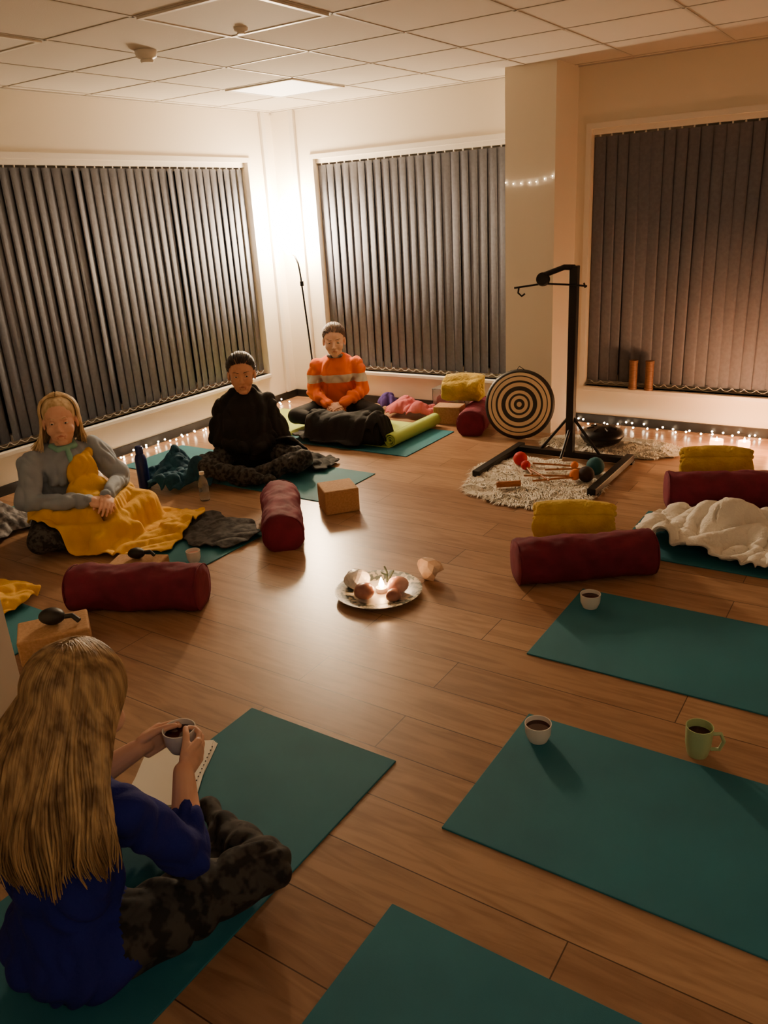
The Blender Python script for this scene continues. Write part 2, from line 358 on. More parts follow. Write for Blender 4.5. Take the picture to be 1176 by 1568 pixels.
# ------------------------------------------------------------ gong stand
g=group('gong_stand',(-1.78,4.84,0))
m=m_metal
boxes('left_foot',[(-.40,-.35,-.62,.08,.012,.055)],m,g,.004); boxes('right_foot',[(.35,.40,-.66,.08,.012,.055)],m,g,.004)
boxes('crossbar',[(-.35,.35,-.025,.025,.014,.054)],m,g,.004)
boxes('foot_pads',[(x-.03,x+.03,y-.03,y+.03,0,.014) for x in (-.375,.375) for y in (-.6,.05)],m,g)
boxes('upright',[(-.025,.025,-.025,.025,.05,1.22)],m,g,.004)
tubes('braces',[[(0,0,.30),(-.2,0,.05)],[(0,0,.30),(.2,0,.05)],[(0,0,.22),(0,-.16,.05)]],.010,m,g)
tubes('arm',[[(0,0,1.21),(-.05,-.04,1.215),(-.16,-.09,1.175)]],.017,m,g)
lathe('clamp_knob',[(.0,-.02),(.038,-.02),(.042,0),(.038,.02),(0,.02)],m,g,(-.165,-.09,1.15)).rotation_euler=(1.3,.2,0)
tubes('hanging_rod',[[(-.35,-.1,1.10),(-.16,-.09,1.125),(.02,-.03,1.11),(.08,0,1.10)]],.006,m,g)
tubes('hook',[[(-.32,-.1,1.10),(-.325,-.1,1.07),(-.30,-.1,1.05),(-.28,-.1,1.065)],[(.06,0,1.12),(.07,0,1.09)]],.006,m,g)
g=group('ringed_gong',(-2.29,5.18,0),math.radians(14)); sg=64
v=[];f=[]
rings=[(0,.0),(.05,.004),(.1,.0),(.16,-.002),(.232,-.003),(.248,.008),(.248,.03),(.236,.03),(.0,.02)]
for (r,z) in rings:
    for i in range(sg):
        a=2*math.pi*i/sg; v.append((max(r,.0005)*math.cos(a),max(r,.0005)*math.sin(a),-z))
for k in range(len(rings)-1):
    for i in range(sg): j=(i+1)%sg; f.append((k*sg+i,k*sg+j,(k+1)*sg+j,(k+1)*sg+i))
o=mesh('disc',v,f,[m_disc],g); o.rotation_euler=(math.radians(77),0,0); o.location=(0,0,.249)
tubes('hanging_cord',[[(-.03,.07,.48),(-.01,.06,.51),(.03,.07,.48)]],.003,m_black,g)
def sheepskin(cx,cy,rx,ry,rz,seed,n=9000):
    g=group('sheepskin_rug',(cx,cy,0),rz); nr,na=14,60; v=[];f=[]
    def rad(a): return 1+.13*math.cos(2*a+.4)+.16*noise.noise(Vector((math.cos(a)*2.2,math.sin(a)*2.2,seed)))
    def hz(x,y,t): return .006+.022*(1-t**4)+.010*noise.noise(Vector((x*14,y*14,seed)))
    for k in range(nr+1):
        t=k/nr
        for i in range(na):
            a=2*math.pi*i/na; q=rad(a)*t; x,y=rx*q*math.cos(a),ry*q*math.sin(a); v.append((x,y,hz(x,y,t)))
    for k in range(nr):
        for i in range(na): j=(i+1)%na; f.append((k*na+i,k*na+j,(k+1)*na+j,(k+1)*na+i))
    mesh('hide',v,f,[m_fur],g)
    v=[];f=[]
    for _ in range(n):
        a=random.uniform(0,2*math.pi); t=math.sqrt(random.random())*1.0; q=rad(a)*t; x,y=rx*q*math.cos(a),ry*q*math.sin(a); z=hz(x,y,t)-.004
        w=noise.noise(Vector((x*16,y*16,seed)))*4+a; dx,dy=math.cos(w),math.sin(w); o=.02+.02*random.random(); lx=x+dx*o+math.cos(a)*t*.014; ly=y+dy*o+math.sin(a)*t*.014
        b=len(v); s=.0028; v+=[(x-dy*s,y+dx*s,z),(x+dy*s,y-dx*s,z),((x+lx)/2+dy*s,(y+ly)/2-dx*s,z+.016),((x+lx)/2-dy*s,(y+ly)/2+dx*s,z+.016),(lx,ly,max(.004,z+.010*random.random()))]
        f+=[(b,b+1,b+2,b+3),(b+3,b+2,b+4)]
    mesh('wool',v,f,[m_fur],g)
sheepskin(-1.80,4.30,.38,.48,0.0,1); sheepskin(-1.62,5.18,.42,.24,.1,4,6000)
g=group('steel_tongue_drum',(-1.66,5.12,.04))
lathe('body',[(0,0),(.08,.0),(.12,.025),(.145,.06),(.145,.066),(.13,.095),(.08,.115),(0,.12)],m_bowl,g)
tubes('tongues',[[(math.cos(a)*.055,math.sin(a)*.055,.1195),(math.cos(a)*.10,math.sin(a)*.10,.111)] for a in np.linspace(0,6.28,8)[:-1]],.006,m_black,g,1)
def mallet(name,x,y,rz,L,mh,r,z=.062):
    g=group(name,(x,y,z),rz); tubes('handle',[[(0,0,0),(L*.5,0,.002),(L,0,0)]],.006,m_wood,g)
    lathe('head',[(0,-r)]+[(r*math.sin(a),-r*math.cos(a)) for a in np.linspace(.3,2.84,9)]+[(0,r)],mh,g,(0,0,r*.3),20)
mallet('gong_mallet',-1.98,4.50,-.9,.28,m_red,.045); mallet('gong_mallet',-1.90,4.40,-.7,.30,m_red,.03)
mallet('gong_mallet',-1.50,4.52,3.6,.3,m_tealf,.055); mallet('gong_mallet',-1.56,4.34,3.5,.30,m_orf,.034)
mallet('gong_mallet',-1.50,4.36,3.8,.32,m_dkf,.048); mallet('gong_mallet',-1.63,4.52,3.3,.26,m_orf,.024)
spiral('wooden_rattle',.14,.016,1.9,.004,m_wood,(-1.86,4.06,.045),.6)
for x in (-1.66,-1.545):
    g=group('wooden_shaker',(x,YB-.017,z0)); r=.031
    lathe('tube',[(0,.0),(r,.0),(r,.018),(r*.92,.02),(r*.92,.19),(r,.192),(r,.21),(0,.21)],m_wood2,g)
g=group('decorative_plate',(-1.83,2.62,0))
m_plate=M('patterned_plate',S(206,200,184),.35,var=(38,S(80,94,90),0,.03))
lathe('plate',[(0,.0),(.11,.0),(.13,.008),(.19,.026),(.195,.03),(.188,.031),(.13,.016),(.1,.010),(0,.010)],m_plate,g,seg=64)
lathe('inner_glaze',[(0,.0105),(.115,.0118),(.12,.0135),(0,.0125)],m_ceram,g,seg=48)
def rock(name,r,mat,loc,parent,seed,sq=(1,1,.8),sub=3,fac=.35):
    bm=bmesh.new(); bmesh.ops.create_icosphere(bm,subdivisions=sub,radius=r)
    for vv in bm.verts:
        d=1+fac*noise.noise(vv.co/r*1.1+Vector((seed,0,0))); vv.co=Vector((vv.co.x*sq[0]*d,vv.co.y*sq[1]*d,vv.co.z*sq[2]*d))
    zm=min(v.co.z for v in bm.verts)
    for vv in bm.verts: vv.co.z-=zm
    me=bpy.data.meshes.new(name); bm.to_mesh(me); bm.free(); o=new(name,me,parent,[mat],fac<.2); o.location=loc; return o
rock('rose_quartz',.048,m_rose,(.080,.035,.012),g,1,fac=.15); rock('dark_crystal',.046,m_dstone,(-.02,-.080,.012),g,3,fac=.12); rock('clear_quartz',.055,m_quartz,(-.11,-.01,.012),g,5,fac=.25)
rock('dark_rose_crystal',.034,m_dstone,(.105,-.04,.012),g,9,fac=.15)
lathe('tealight_cup',[(0,.0),(.024,.0),(.026,.022),(.024,.022),(.023,.016),(0,.016)],m_ceram,g,(.01,.01,.012))
lathe('flame',[(0,0),(.009,.006),(.013,.018),(.008,.036),(0,.055)],m_flame,g,(.01,.01,.030),12)
tubes('leaf_sprig',[[(.0,.07,.03),(-.01,.09,.07),(-.03,.10,.09)],[(.0,.07,.03),(.02,.10,.08)],[(-.005,.08,.06),(-.04,.09,.06)]],.004,M('dark_leaf',S(24,40,30),.6),g)
rock('raw_crystal',.058,m_raw,(-1.71,2.86,0),None,12,(1.1,.8,.9),2,.5)
def bowlcup(name,x,y,z,parent=None,r=.042,h=.06,handle=False,mat=m_ceram,liq=m_tea):
    g=group(name,(x,y,z)); 
    if parent: g.parent=parent
    lathe('cup',[(0,.0),(r*.72,.0),(r*.78,.006),(r*.95,h*.4),(r,h),(r*.94,h),(r*.88,h*.45),(r*.6,.008),(0,.008)],mat,g,seg=40)
    lathe('tea',[(0,h*.72),(r*.93,h*.72),(r*.93,h*.74),(0,h*.74)],liq,g,seg=32)
    if handle: tubes('handle',[[(r*.9,0,h*.8),(r*1.5,0,h*.85),(r*1.75,0,h*.6),(r*1.5,0,h*.3),(r*.9,0,h*.25)]],.006,mat,g,3)
    return g
bowlcup('tea_cup',-.965,2.91,.007); bowlcup('tea_cup',-.81,1.985,.007)
bowlcup('mug',-.365,2.155,0,r=.04,h=.10,handle=True,mat=m_mug).rotation_euler=(0,0,.2)
bowlcup('candle_cup',-2.86,2.50,.007,r=.036,h=.06,liq=m_rose)
g=group('navy_water_bottle',(-4.04,3.22,0)); lathe('body',[(0,0),(.036,0),(.038,.01),(.038,.2),(.03,.225),(.022,.235),(0,.235)],m_navy,g); lathe('cap',[(0,.235),(.025,.235),(.025,.28),(.02,.285),(0,.285)],m_navy,g)
g=group('plastic_water_bottle',(-3.50,3.22,0)); lathe('body',[(0,0),(.028,0),(.031,.01),(.031,.04),(.028,.05),(.031,.06),(.031,.12),(.014,.155),(.012,.165),(0,.165)],m_clear,g); lathe('cap',[(0,.165),(.015,.165),(.015,.182),(0,.182)],m_trim,g)
for (x,y,z,k) in ((-2.74,1.62,.118,1),(-3.01,2.28,.086,.8)):
    g=group('eye_pillow_case',(x,y,z),.5)
    rock('pod',.045*k,m_black,(0,0,0),g,2,(1.2,.9,.75),3,.05); tubes('strap',[[(.04*k,0,.03),(.08*k,.01,.03),(.11*k,0,.012)]],.011*k,m_black,g)
g=group('notebook_pages',(-1.73,1.29,.008),math.atan2(-.27,.14)+math.pi/2)
for i in range(4): o=boxes('sheet_%d'%(i+1),[(-.105,.105,-.15,.15,.0015*i,.0015*i+.0008)],m_paper,g); o.rotation_euler=(0,0,.035*i)
tubes('punch_holes',[[(.095,-.13+.018*i,.0065),(.095,-.127+.018*i,.0065)] for i in range(15)],.0022,m_black,g,1)
drape('clothes_pile',-3.36,5.48,.1,.46,.22,m_pink,amp=.03,fr=11,lump=.15,seed=31,th=.01,zbase=.02)
drape('purple_jacket',-3.68,5.61,.3,.13,.16,m_purp,amp=.03,fr=11,lump=.2,seed=36,th=.01)
g=group('storage_box',(-3.10,5.68,0)); boxes('tub',[(-.15,.15,-.07,.07,0,.004),(-.15,.15,-.07,-.066,0,.2),(-.15,.15,.066,.07,0,.2),(-.15,-.146,-.07,.07,0,.2),(.146,.15,-.07,.07,0,.2)],m_clear,g); boxes('lid',[(-.155,.155,-.075,.075,.2,.212)],m_clear,g,.004); boxes('contents',[(-.13,.13,-.06,.06,.006,.15)],m_redp,g,.03)
spiral('folded_fleece',.30,.085,2.6,.03,m_must,(-2.83,5.36,.215),math.radians(15),amp=.03)
# ------------------------------------------------------------ lamp
g=group('floor_lamp',(-4.30,5.42,0))
lathe('base',[(0,0),(.12,0),(.125,.008),(.115,.018),(.02,.024),(0,.024)],m_metal,g)
tubes('pole',[[(0,0,.02),(-.05,.02,.6),(-.10,.04,1.12),(-.13,.06,1.22),(-.2,.11,1.28),(-.29,.17,1.30)]],.008,m_metal,g)
lathe('clamp',[(0,-.02),(.016,-.02),(.016,.02),(0,.02)],m_metal,g,(-.09,.035,1.06))
lathe('lamp_shade',[(0,0),(.03,0),(.06,.04),(.075,.12),(.075,.34),(.06,.42),(.03,.46),(0,.46)],m_lamp,g,(-.29,.17,1.29))
# ------------------------------------------------------------ fairy lights / candles
wires=[]
bm=bmesh.new()
def string(P0,P1,n,jx,jy,jz=.03,sag=0,br=.0075):
    W=[]
    for i in range(n):
        t=i/(n-1); p=Vector(P0).lerp(Vector(P1),t)+Vector((random.uniform(-jx,jx),random.uniform(-jy,jy),random.uniform(0,jz)-sag*4*t*(1-t)))
        p.z=max(p.z,.009); W.append(tuple(p)); bmesh.ops.create_icosphere(bm,subdivisions=1,radius=br,matrix=Matrix.Translation(p))
    wires.append(W)
string((XL+.10,2.9,.01),(XL+.10,5.5,.01),60,.05,.02)
string((-2.05,YB-.08,.01),(1.2,YB-.08,.01),66,.02,.05)
string((-2.48,5.368,1.72),(-2.14,5.368,1.74),7,.006,.0,.008,.02,.0035)  # glowing beads on an added string imitate reflected light dots across the pillar
me=bpy.data.meshes.new('bulbs'); bm.to_mesh(me); bm.free()
g=group('fairy_lights'); new('bulbs',me,g,[m_bulb]); tubes('wire',wires[:2],.0012,m_black,g,1); tubes('wire_reflection_dots',wires[2:],.001,m_trim,g,1)
for (x,y,k) in ((-.98,5.37,1),(-.82,5.42,.9),(-.62,5.40,1.3)):
    g=group('tealight_candle',(x,y,0)); lathe('holder',[(0,0),(.035*k,0),(.042*k,.05*k),(.04*k,.075*k),(.037*k,.075*k),(.036*k,.012),(0,.012)],m_amber,g)
    lathe('flame',[(0,0),(.006,.006),(.009,.016),(.005,.032),(0,.045)],m_flame,g,(0,0,.05),12)
    l=bpy.data.lights.new('glow','POINT'); l.energy=10; l.color=(1,.48,.20); l.shadow_soft_size=.03; lo=bpy.data.objects.new('candle_glow',l); C.objects.link(lo); lo.parent=g; lo.location=(0,0,.14)
# ------------------------------------------------------------ PEOPLE
def cap_geo(p,q,r1,r2,n=14,h=5):
    p=np.array(p,float);q=np.array(q,float);d=q-p;L=np.linalg.norm(d)
    if L<1e-6: d=np.array([0,0,1.]);L=1e-6
    d=d/np.linalg.norm(d); a=np.cross(d,[0,0,1.] if abs(d[2])<.9 else [1.,0,0]); a/=np.linalg.norm(a); b=np.cross(d,a)
    rings=[]
    for k in range(h): t=math.pi/2*(1-k/h); rings.append((p-d*r1*math.sin(t),max(r1*math.cos(t),r1*.02)))
    rings.append((p,r1)); rings.append((q,r2))
    for k in range(1,h+1): t=math.pi/2*k/h; rings.append((q+d*r2*math.sin(t),max(r2*math.cos(t),r2*.02)))
    V=[]
    for c,r in rings:
        for i in range(n):
            t=2*math.pi*i/n; V.append(c+r*(math.cos(t)*a+math.sin(t)*b))
    F=[]
    for k in range(len(rings)-1):
        for i in range(n): j=(i+1)%n; F.append((k*n+i,k*n+j,(k+1)*n+j,(k+1)*n+i))
    F.append(tuple(range(n-1,-1,-1))); m=(len(rings)-1)*n; F.append(tuple(m+i for i in range(n)))
    return V,F
def ell_geo(c,r,R,n=20,h=12):
    V=[];F=[]
    for k in range(h+1):
        t=math.pi*k/h; s=max(math.sin(t),.02)
        for i in range(n):
            a=2*math.pi*i/n; V.append(np.array(c)+R@np.array([r[0]*s*math.cos(a),r[1]*s*math.sin(a),r[2]*math.cos(t)]))
    for k in range(h):
        for i in range(n): j=(i+1)%n; F.append((k*n+i,(k+1)*n+i,(k+1)*n+j,k*n+j))
    F.append(tuple(range(n))); F.append(tuple(h*n+i for i in range(n-1,-1,-1)))
    return V,F
def c_(p,q,r1,r2=None,t=0): return ('c',p,q,r1,r2 if r2 else r1,t)
def e_(c,r,t=0,R=None): return ('e',c,r,np.eye(3) if R is None else R,t)
def blob(name,prims,vox,mats,parent=None,sm=5,fold=0,ff=(9,9,5),Mx=None,post=None,seed=0,foldtags=None,zmin=None):
    V=[];F=[]
    for p in prims:
        v,f=cap_geo(p[1],p[2],p[3],p[4]) if p[0]=='c' else ell_geo(p[1],p[2],p[3])
        n=len(V); V+=list(v); F+=[tuple(n+i for i in q) for q in f]
    o=mesh('tmp',V,F)
    r=o.modifiers.new('r','REMESH'); r.mode='VOXEL'; r.voxel_size=vox
    if sm: s=o.modifiers.new('s','SMOOTH'); s.iterations=sm; s.factor=.5
    bpy.context.view_layer.update(); dg=bpy.context.evaluated_depsgraph_get()
    me=bpy.data.meshes.new_from_object(o.evaluated_get(dg)); bpy.data.objects.remove(o)
    n=len(me.vertices); P=np.zeros(n*3); me.vertices.foreach_get('co',P); P=P.reshape(-1,3)
    def sd(P):
        D=[]
        for p in prims:
            if p[0]=='c':
                a=np.array(p[1]);b=np.array(p[2]);ab=b-a;h=np.clip(((P-a)@ab)/max(ab@ab,1e-9),0,1); D.append(np.linalg.norm(P-a-h[:,None]*ab,axis=1)-(p[3]+(p[4]-p[3])*h))
            else:
                q=(P-np.array(p[1]))@p[3]; rr=np.array(p[2]); k0=np.linalg.norm(q/rr,axis=1); k1=np.linalg.norm(q/rr**2,axis=1)+1e-9; D.append(k0*(k0-1)/k1)
        return np.array(D)
    tags=np.array([p[5] if p[0]=='c' else p[4] for p in prims])
    if fold:
        N=np.zeros(n*3); me.vertices.foreach_get('normal',N); N=N.reshape(-1,3); vt=tags[sd(P).argmin(0)]
        for i in range(n):
            if foldtags and vt[i] not in foldtags: continue
            x,y,z=P[i]; w=noise.noise(Vector((x*5+seed,y*5,z*5))); d=abs(noise.noise(Vector((x*ff[0]+w*1.5,y*ff[1]+w*1.5,z*ff[2]+seed))))*2-.4
            P[i]+=N[i]*fold*d
    if zmin is not None: P[:,2]=np.maximum(P[:,2],zmin)
    if post is not None: P=post(P)
    nf=len(me.polygons); cen=np.zeros(nf*3); me.polygons.foreach_get('center',cen); cen=cen.reshape(-1,3)
    mi=tags[sd(cen).argmin(0)]
    if Mx is not None:
        A=np.array(Mx); P=P@A[:3,:3].T+A[:3,3]
    me.vertices.foreach_set('co',P.ravel()); 
    o=new(name,me,parent,mats); me.polygons.foreach_set('material_index',mi.astype(int)); me.update(); me.name=name
    return o
def head(parent,ctr,yaw,pitch,skin,lip,hairmat,roll=0,scale=1.09,neck_to=None,brow=.0022):
    Mx=Matrix.Translation(ctr)@Matrix.Rotation(yaw,4,'Z')@Matrix.Rotation(-pitch,4,'X')@Matrix.Rotation(roll,4,'Y')@Matrix.Scale(scale,4)
    pr=[e_((0,-.012,.035),(.075,.092,.082)),e_((0,.024,-.012),(.066,.060,.080)),e_((0,.030,-.058),(.054,.050,.048)),e_((0,.062,-.092),(.024,.019,.017)),
        e_((.036,.052,-.032),(.028,.027,.030)),e_((-.036,.052,-.032),(.028,.027,.030)),c_((-.032,.073,.022),(.032,.073,.022),.008),
        c_((0,.078,.006),(0,.097,-.030),.0068,.0098),e_((.010,.090,-.035),(.0075,.009,.0065)),e_((-.010,.090,-.035),(.0075,.009,.0065)),e_((0,.066,-.062),(.030,.022,.024)),
        c_((-.020,.079,-.061),(0,.0865,-.059),.0035,.0052,1),c_((.020,.079,-.061),(0,.0865,-.059),.0035,.0052,1),c_((-.014,.080,-.0685),(.014,.080,-.0685),.0055,.0055,1),
        e_((.077,-.006,-.008),(.009,.019,.031)),e_((-.077,-.006,-.008),(.009,.019,.031))]
    inv=Mx.inverted(); nb=inv@Vector(neck_to); pr.append(c_((0,-.02,-.06),tuple(nb),.049,.054))
    def post(P):
        for sx in (1,-1):
            d=np.linalg.norm((P-np.array([sx*.031,.082,.003]))*np.array([1,1,1.35]),axis=1); w=np.clip(1-d/.022,0,1); P[:,1]-=.010*w*w*(3-2*w)
        return P
    blob('head',pr,.0036,[skin,lip],parent,5,Mx=Mx,post=post)
    for sx in (1,-1):
        ec=np.array((sx*.031,.0655,.003))
        for nm,c,r,mt in (('eyeball',ec,.0118,m_eye),('iris',(sx*.031,.0740,.001),.0050,m_iris)):
            v,f=ell_geo(c,(r,r,r),np.eye(3),16,10); o=mesh(nm,v,f,[mt],parent); o.data.transform(Mx)
        for nm,e0,e1 in (('upper_lid',10,80),('lower_lid',-80,-24)):
            v=[];f=[]; na,ne=14,6
            for k in range(ne+1):
                el=math.radians(e0+(e1-e0)*k/ne)
                for i in range(na+1):
                    az=math.radians(-85+170*i/na)
                    el2=el if k not in ((0,) if e0>0 else (ne,)) else el*(.4+.6*max(0,math.cos(az)))
                    rr=.0129; v.append(ec+rr*np.array([math.sin(az)*math.cos(el2),math.cos(az)*math.cos(el2),math.sin(el2)]))
            for k in range(ne):
                for i in range(na): q=k*(na+1)+i; f.append((q,q+1,q+na+2,q+na+1))
            o=mesh(nm,v,f,[skin],parent); o.data.transform(Mx)
        o=tubes('eyebrow',[[(sx*(.014+.034*t),.0815-.013*t*t,.0225+.0055*math.sin(t*2.3)) for t in np.linspace(0,1,7)]],brow,hairmat,parent,taper=lambda t:1-.5*t); o.data.transform(Mx)
    return Mx
def swept_hair(parent,Mx,mat,bun,n=420,seed=3,vol=1.0):
    # hair pulled back from the hairline to a knot: strands hugging the skull
    rd=random.Random(seed); c0=Vector((0,-.013,.037)); rad=Vector((.0775,.0945,.0845))
    blob('hair_base',[e_((0,-.026,.042),(.0775,.0885,.0835)),e_((0,-.052,-.004),(.066,.056,.066))],.005,[mat],parent,4,Mx=Mx)
    F=[Vector(p) for p in ((.078,-.012,-.012),(.079,.012,.020),(.072,.036,.048),(.056,.056,.067),(.030,.068,.077),(0,.072,.080))]
    F=F+[Vector((-p.x,p.y,p.z)) for p in F[-2::-1]]
    Nn=[Vector(p) for p in ((.078,-.02,-.02),(.066,-.055,-.052),(.035,-.082,-.068),(0,-.088,-.072))]; Nn=Nn+[Vector((-p.x,p.y,p.z)) for p in Nn[-2::-1]]
    def nrm(p): q=p-c0; return Vector((q.x/rad.x,q.y/rad.y,q.z/rad.z)).normalized()
    B=nrm(Vector(bun)); polys=[]
    for i in range(n):
        A=F if rd.random()<.78 else Nn; u=rd.random()*(len(A)-1); k=int(u); s=A[k].lerp(A[k+1],u-k)+Vector((rd.uniform(-.003,.003),rd.uniform(-.007,.002),rd.uniform(-.003,.004)))
        a=nrm(s); lift=(1.0+rd.uniform(.0,.05))*vol; tgt=(B+Vector((rd.uniform(-.12,.12),0,rd.uniform(-.12,.12)))).normalized()
        if A is F and rd.random()<.5:   # start further back so the crown is covered
            a=a.slerp(tgt,rd.uniform(0,.35))
        P=[]
        for j in range(12):
            t=j/11; d=a.slerp(tgt,t) if a.angle(tgt)>.01 else a
            h=.985+(lift-.985+.045*math.sin(math.pi*min(1,t*1.15)))*min(1,t*5)
            P.append(Mx@(c0+Vector((d.x*rad.x*h,d.y*rad.y*h,d.z*rad.z*h))))
        polys.append(P)
    tubes('hair_strands',polys,.0030,mat,parent,1,taper=lambda t:.45+.55*min(1,t*4))
    kn=[]
    for i in range(46):
        ph=rd.uniform(0,6.28); tl=rd.uniform(-.5,.5); P=[]
        for j in range(14):
            a=ph+j/13*4.2; P.append(Mx@(Vector(bun)+Vector((.027*math.cos(a),-.004+.018*math.sin(a)*tl*2,.027*math.sin(a)))*(1+.08*math.sin(3*a))))
        kn.append(P)
    blob('hair_knot_core',[e_(bun,(.028,.022,.028))],.004,[mat],parent,3,Mx=Mx); tubes('hair_knot',kn,.0032,mat,parent,1)
def strands(parent,Mx,mat,n,end,r=.003,phi=(50,310),part=0,cap=True,ctrl=None,seed=1):
    rd=random.Random(seed); polys=[]
    if cap: blob('hair_base',[e_((0,-.022,.044),(.082,.095,.085)),e_((0,-.055,-.01),(.070,.056,.085))],.006,[mat],parent,3,Mx=Mx)
    for _ in range(n):
        ph=math.radians(rd.uniform(*phi)); k=1+rd.uniform(.0,.08)
        sx=-math.sin(ph); sy=math.cos(ph)
        py=-.015+.065*sy+rd.uniform(-.02,.02)
        P=[]
        top=Vector((part+.004*np.sign(sx),py,.044+.0885*k*math.sqrt(max(.1,1-((py+.022)/.10)**2))))
        for i in range(9):
            th=math.radians(8+92*i/8); q=Vector((.087*k*math.sin(th)*sx,-.020+.101*k*math.sin(th)*sy,.043+.091*k*math.cos(th)))
            w=min(1,i/4); w=w*w*(3-2*w); p=top.lerp(q,w)
            e=Vector((p.x/.085,(p.y+.022)/.098,(p.z-.044)/.088)); L_=e.length
            if L_<1: e/=L_; p=Vector((e.x*.085,e.y*.098-.022,e.z*.088+.044))
            P.append(Mx@p)
        last=P[-1]; E=end(sx,sy,rd); Ct=ctrl(last,E) if ctrl else (last+Vector((0,0,-.08)))
        for i in range(1,9):
            t=i/8; wob=.004*math.sin(t*9+ph*7)
            p=last*(1-t)**2+Ct*(2*t*(1-t))+E*t*t; P.append(p+Vector((wob,wob,0)))
        polys.append(P)
    return tubes('hair_strands',polys,r,mat,parent,1,taper=lambda t:1 if t<.75 else 1-.75*(t-.75)/.25)
def hand_prims(wrist,yd,dor,side,curl=30,thumb=(35,30),spread=1,k=1,tag=0,curls=None):
    Y=Vector(yd).normalized(); Z=Vector(dor); Z=(Z-Y*Z.dot(Y)).normalized(); X=Y.cross(Z)
    W=Vector(wrist); T=lambda p: tuple(W+X*p[0]*k+Y*p[1]*k+Z*p[2]*k)
    R=np.array([[X[i],Y[i],Z[i]] for i in range(3)]); s=side; out=[]
    out.append(('e',T((0,.045,0)),(.037*k,.047*k,.013*k),R,tag)); out.append(c_(T((0,-.01,0)),T((0,.03,0)),.021*k,.022*k,tag))
    out.append(c_(T((s*.028,.03,-.004)),T((s*.030,.075,0)),.011*k,.011*k,tag)); out.append(c_(T((-s*.028,.03,0)),T((-s*.027,.072,0)),.011*k,.010*k,tag))
    for j,(x,L,r) in enumerate(((s*.029,.070,.0085),(s*.010,.078,.0088),(-s*.010,.073,.0084),(-s*.028,.057,.0075))):
        cu=(curls[j] if curls else curl); a=math.radians(cu*.6); p=Vector((x,.082-abs(x)*.25,0)); sp=x*.9*spread
        for seg,(l,rr) in enumerate(((.44,1),(.31,.93),(.25,.82))):
            d=Vector((sp,math.cos(a),-math.sin(a))).normalized(); q=p+d*L*l; out.append(c_(T(p),T(q),r*rr*k,r*rr*.93*k,tag)); p=q; a+=math.radians(cu)
    a=math.radians(thumb[0]); b=math.radians(thumb[1]); p=Vector((s*.022,.018,-.006)); d=Vector((s*math.sin(a),math.cos(a),-math.sin(b)*.7)).normalized()
    q=p+d*.042; out.append(c_(T(p),T(q),.013*k,.0105*k,tag)); d2=Vector((s*math.sin(a*.5),math.cos(a*.5),-math.sin(b))).normalized(); q2=q+d2*.030; out.append(c_(T(q),T(q2),.0102*k,.0092*k,tag))
    d3=Vector((s*math.sin(a*.1),math.cos(a*.1),-math.sin(b*1.3))).normalized(); out.append(c_(T(q2),T(q2+d3*.022),.0092*k,.0075*k,tag))
    return out
def torso(w,ch,nk,t=0,fat=1,bust=.05,sw=.125):
    w=np.array(w);ch=np.array(ch);nk=np.array(nk)
    pr=[e_((0,-.01,.115),(.175*fat,.13*fat,.112),t),e_(w,(.142*fat,.112*fat,.14),t),e_(ch,(.150*fat,.110*fat,.135),t),c_((0,-.01,.14),w,.115*fat,.108*fat,t),c_(w,ch,.110*fat,.108*fat,t),
        c_(nk+[-sw,-.005,-.06],nk+[sw,-.005,-.06],.046,.046,t),c_(nk+[-.05,0,-.04],nk+[.05,0,-.04],.05,.05,t),c_(nk+[0,0,-.05],nk+[0,.008,.0],.060,.050,t),
        e_(ch+[.060,.070,-.035],(.068,bust,.075),t),e_(ch+[-.060,.070,-.035],(.068,bust,.075),t),e_(ch+[0,.06,-.05],(.07,.05,.08),t)]
    return pr
def lerp(a,b,t): return tuple(np.array(a)*(1-t)+np.array(b)*t)
# ---- woman in blue (foreground)
g1=group('seated_woman_blue_jumper',(-1.40,.72,.007))
pr=torso((0,.0,.28),(0,.035,.41),(.01,.07,.53),0,1.0)
Rs=(.170,.06,.465);Ls=(-.150,.06,.465);Re=(.175,.20,.235);Le=(-.235,.17,.25);Rw=(.035,.335,.315);Lw=(-.135,.33,.32)
pr+=[c_(Rs,Re,.058,.052,0),c_(Re,lerp(Re,Rw,.38),.054,.046,0),c_(Ls,Le,.058,.052,0),c_(Le,lerp(Le,Lw,.38),.054,.046,0)]
pr+=[e_((0,-.01,.09),(.19,.15,.088),0)]
pr+=[c_((.10,.03,.10),(.255,.36,.095),.088,.062,1),c_((.255,.36,.095),(.04,.43,.06),.062,.043,1),c_((-.10,.03,.10),(-.29,.30,.095),.088,.064,1),c_((-.29,.30,.095),(0,.35,.055),.062,.043,1),
     c_((.04,.43,.055),(-.07,.48,.04),.038,.03,1),c_((0,.35,.05),(.12,.33,.04),.038,.03,1)]
blob('body',pr,.0075,[m_blue,m_leg],g1,12,fold=.014,ff=(13,13,7),foldtags=(0,1),zmin=.001)
fa=[c_(lerp(Re,Rw,.2),Rw,.040,.026,0)]+hand_prims(Rw,(-.22,.95,.12),(1,.28,-.1),-1,curl=38,thumb=(18,35),k=1)
blob('right_forearm_hand',fa,.003,[m_skin],g1,3)
fa=[c_(lerp(Le,Lw,.2),Lw,.040,.026,0)]+hand_prims(Lw,(.22,.95,.02),(-1,.28,-.1),1,curl=38,thumb=(18,35),k=1)
blob('left_forearm_hand',fa,.003,[m_skin],g1,3)
cup=bowlcup('held_tea_cup',-.050,.410,.305,g1,r=.043,h=.062)
Hx=head(g1,(.02,.115,.64),math.radians(8),math.radians(22),m_skin,m_lip,m_hblond,neck_to=(.01,.06,.50),scale=1.06)
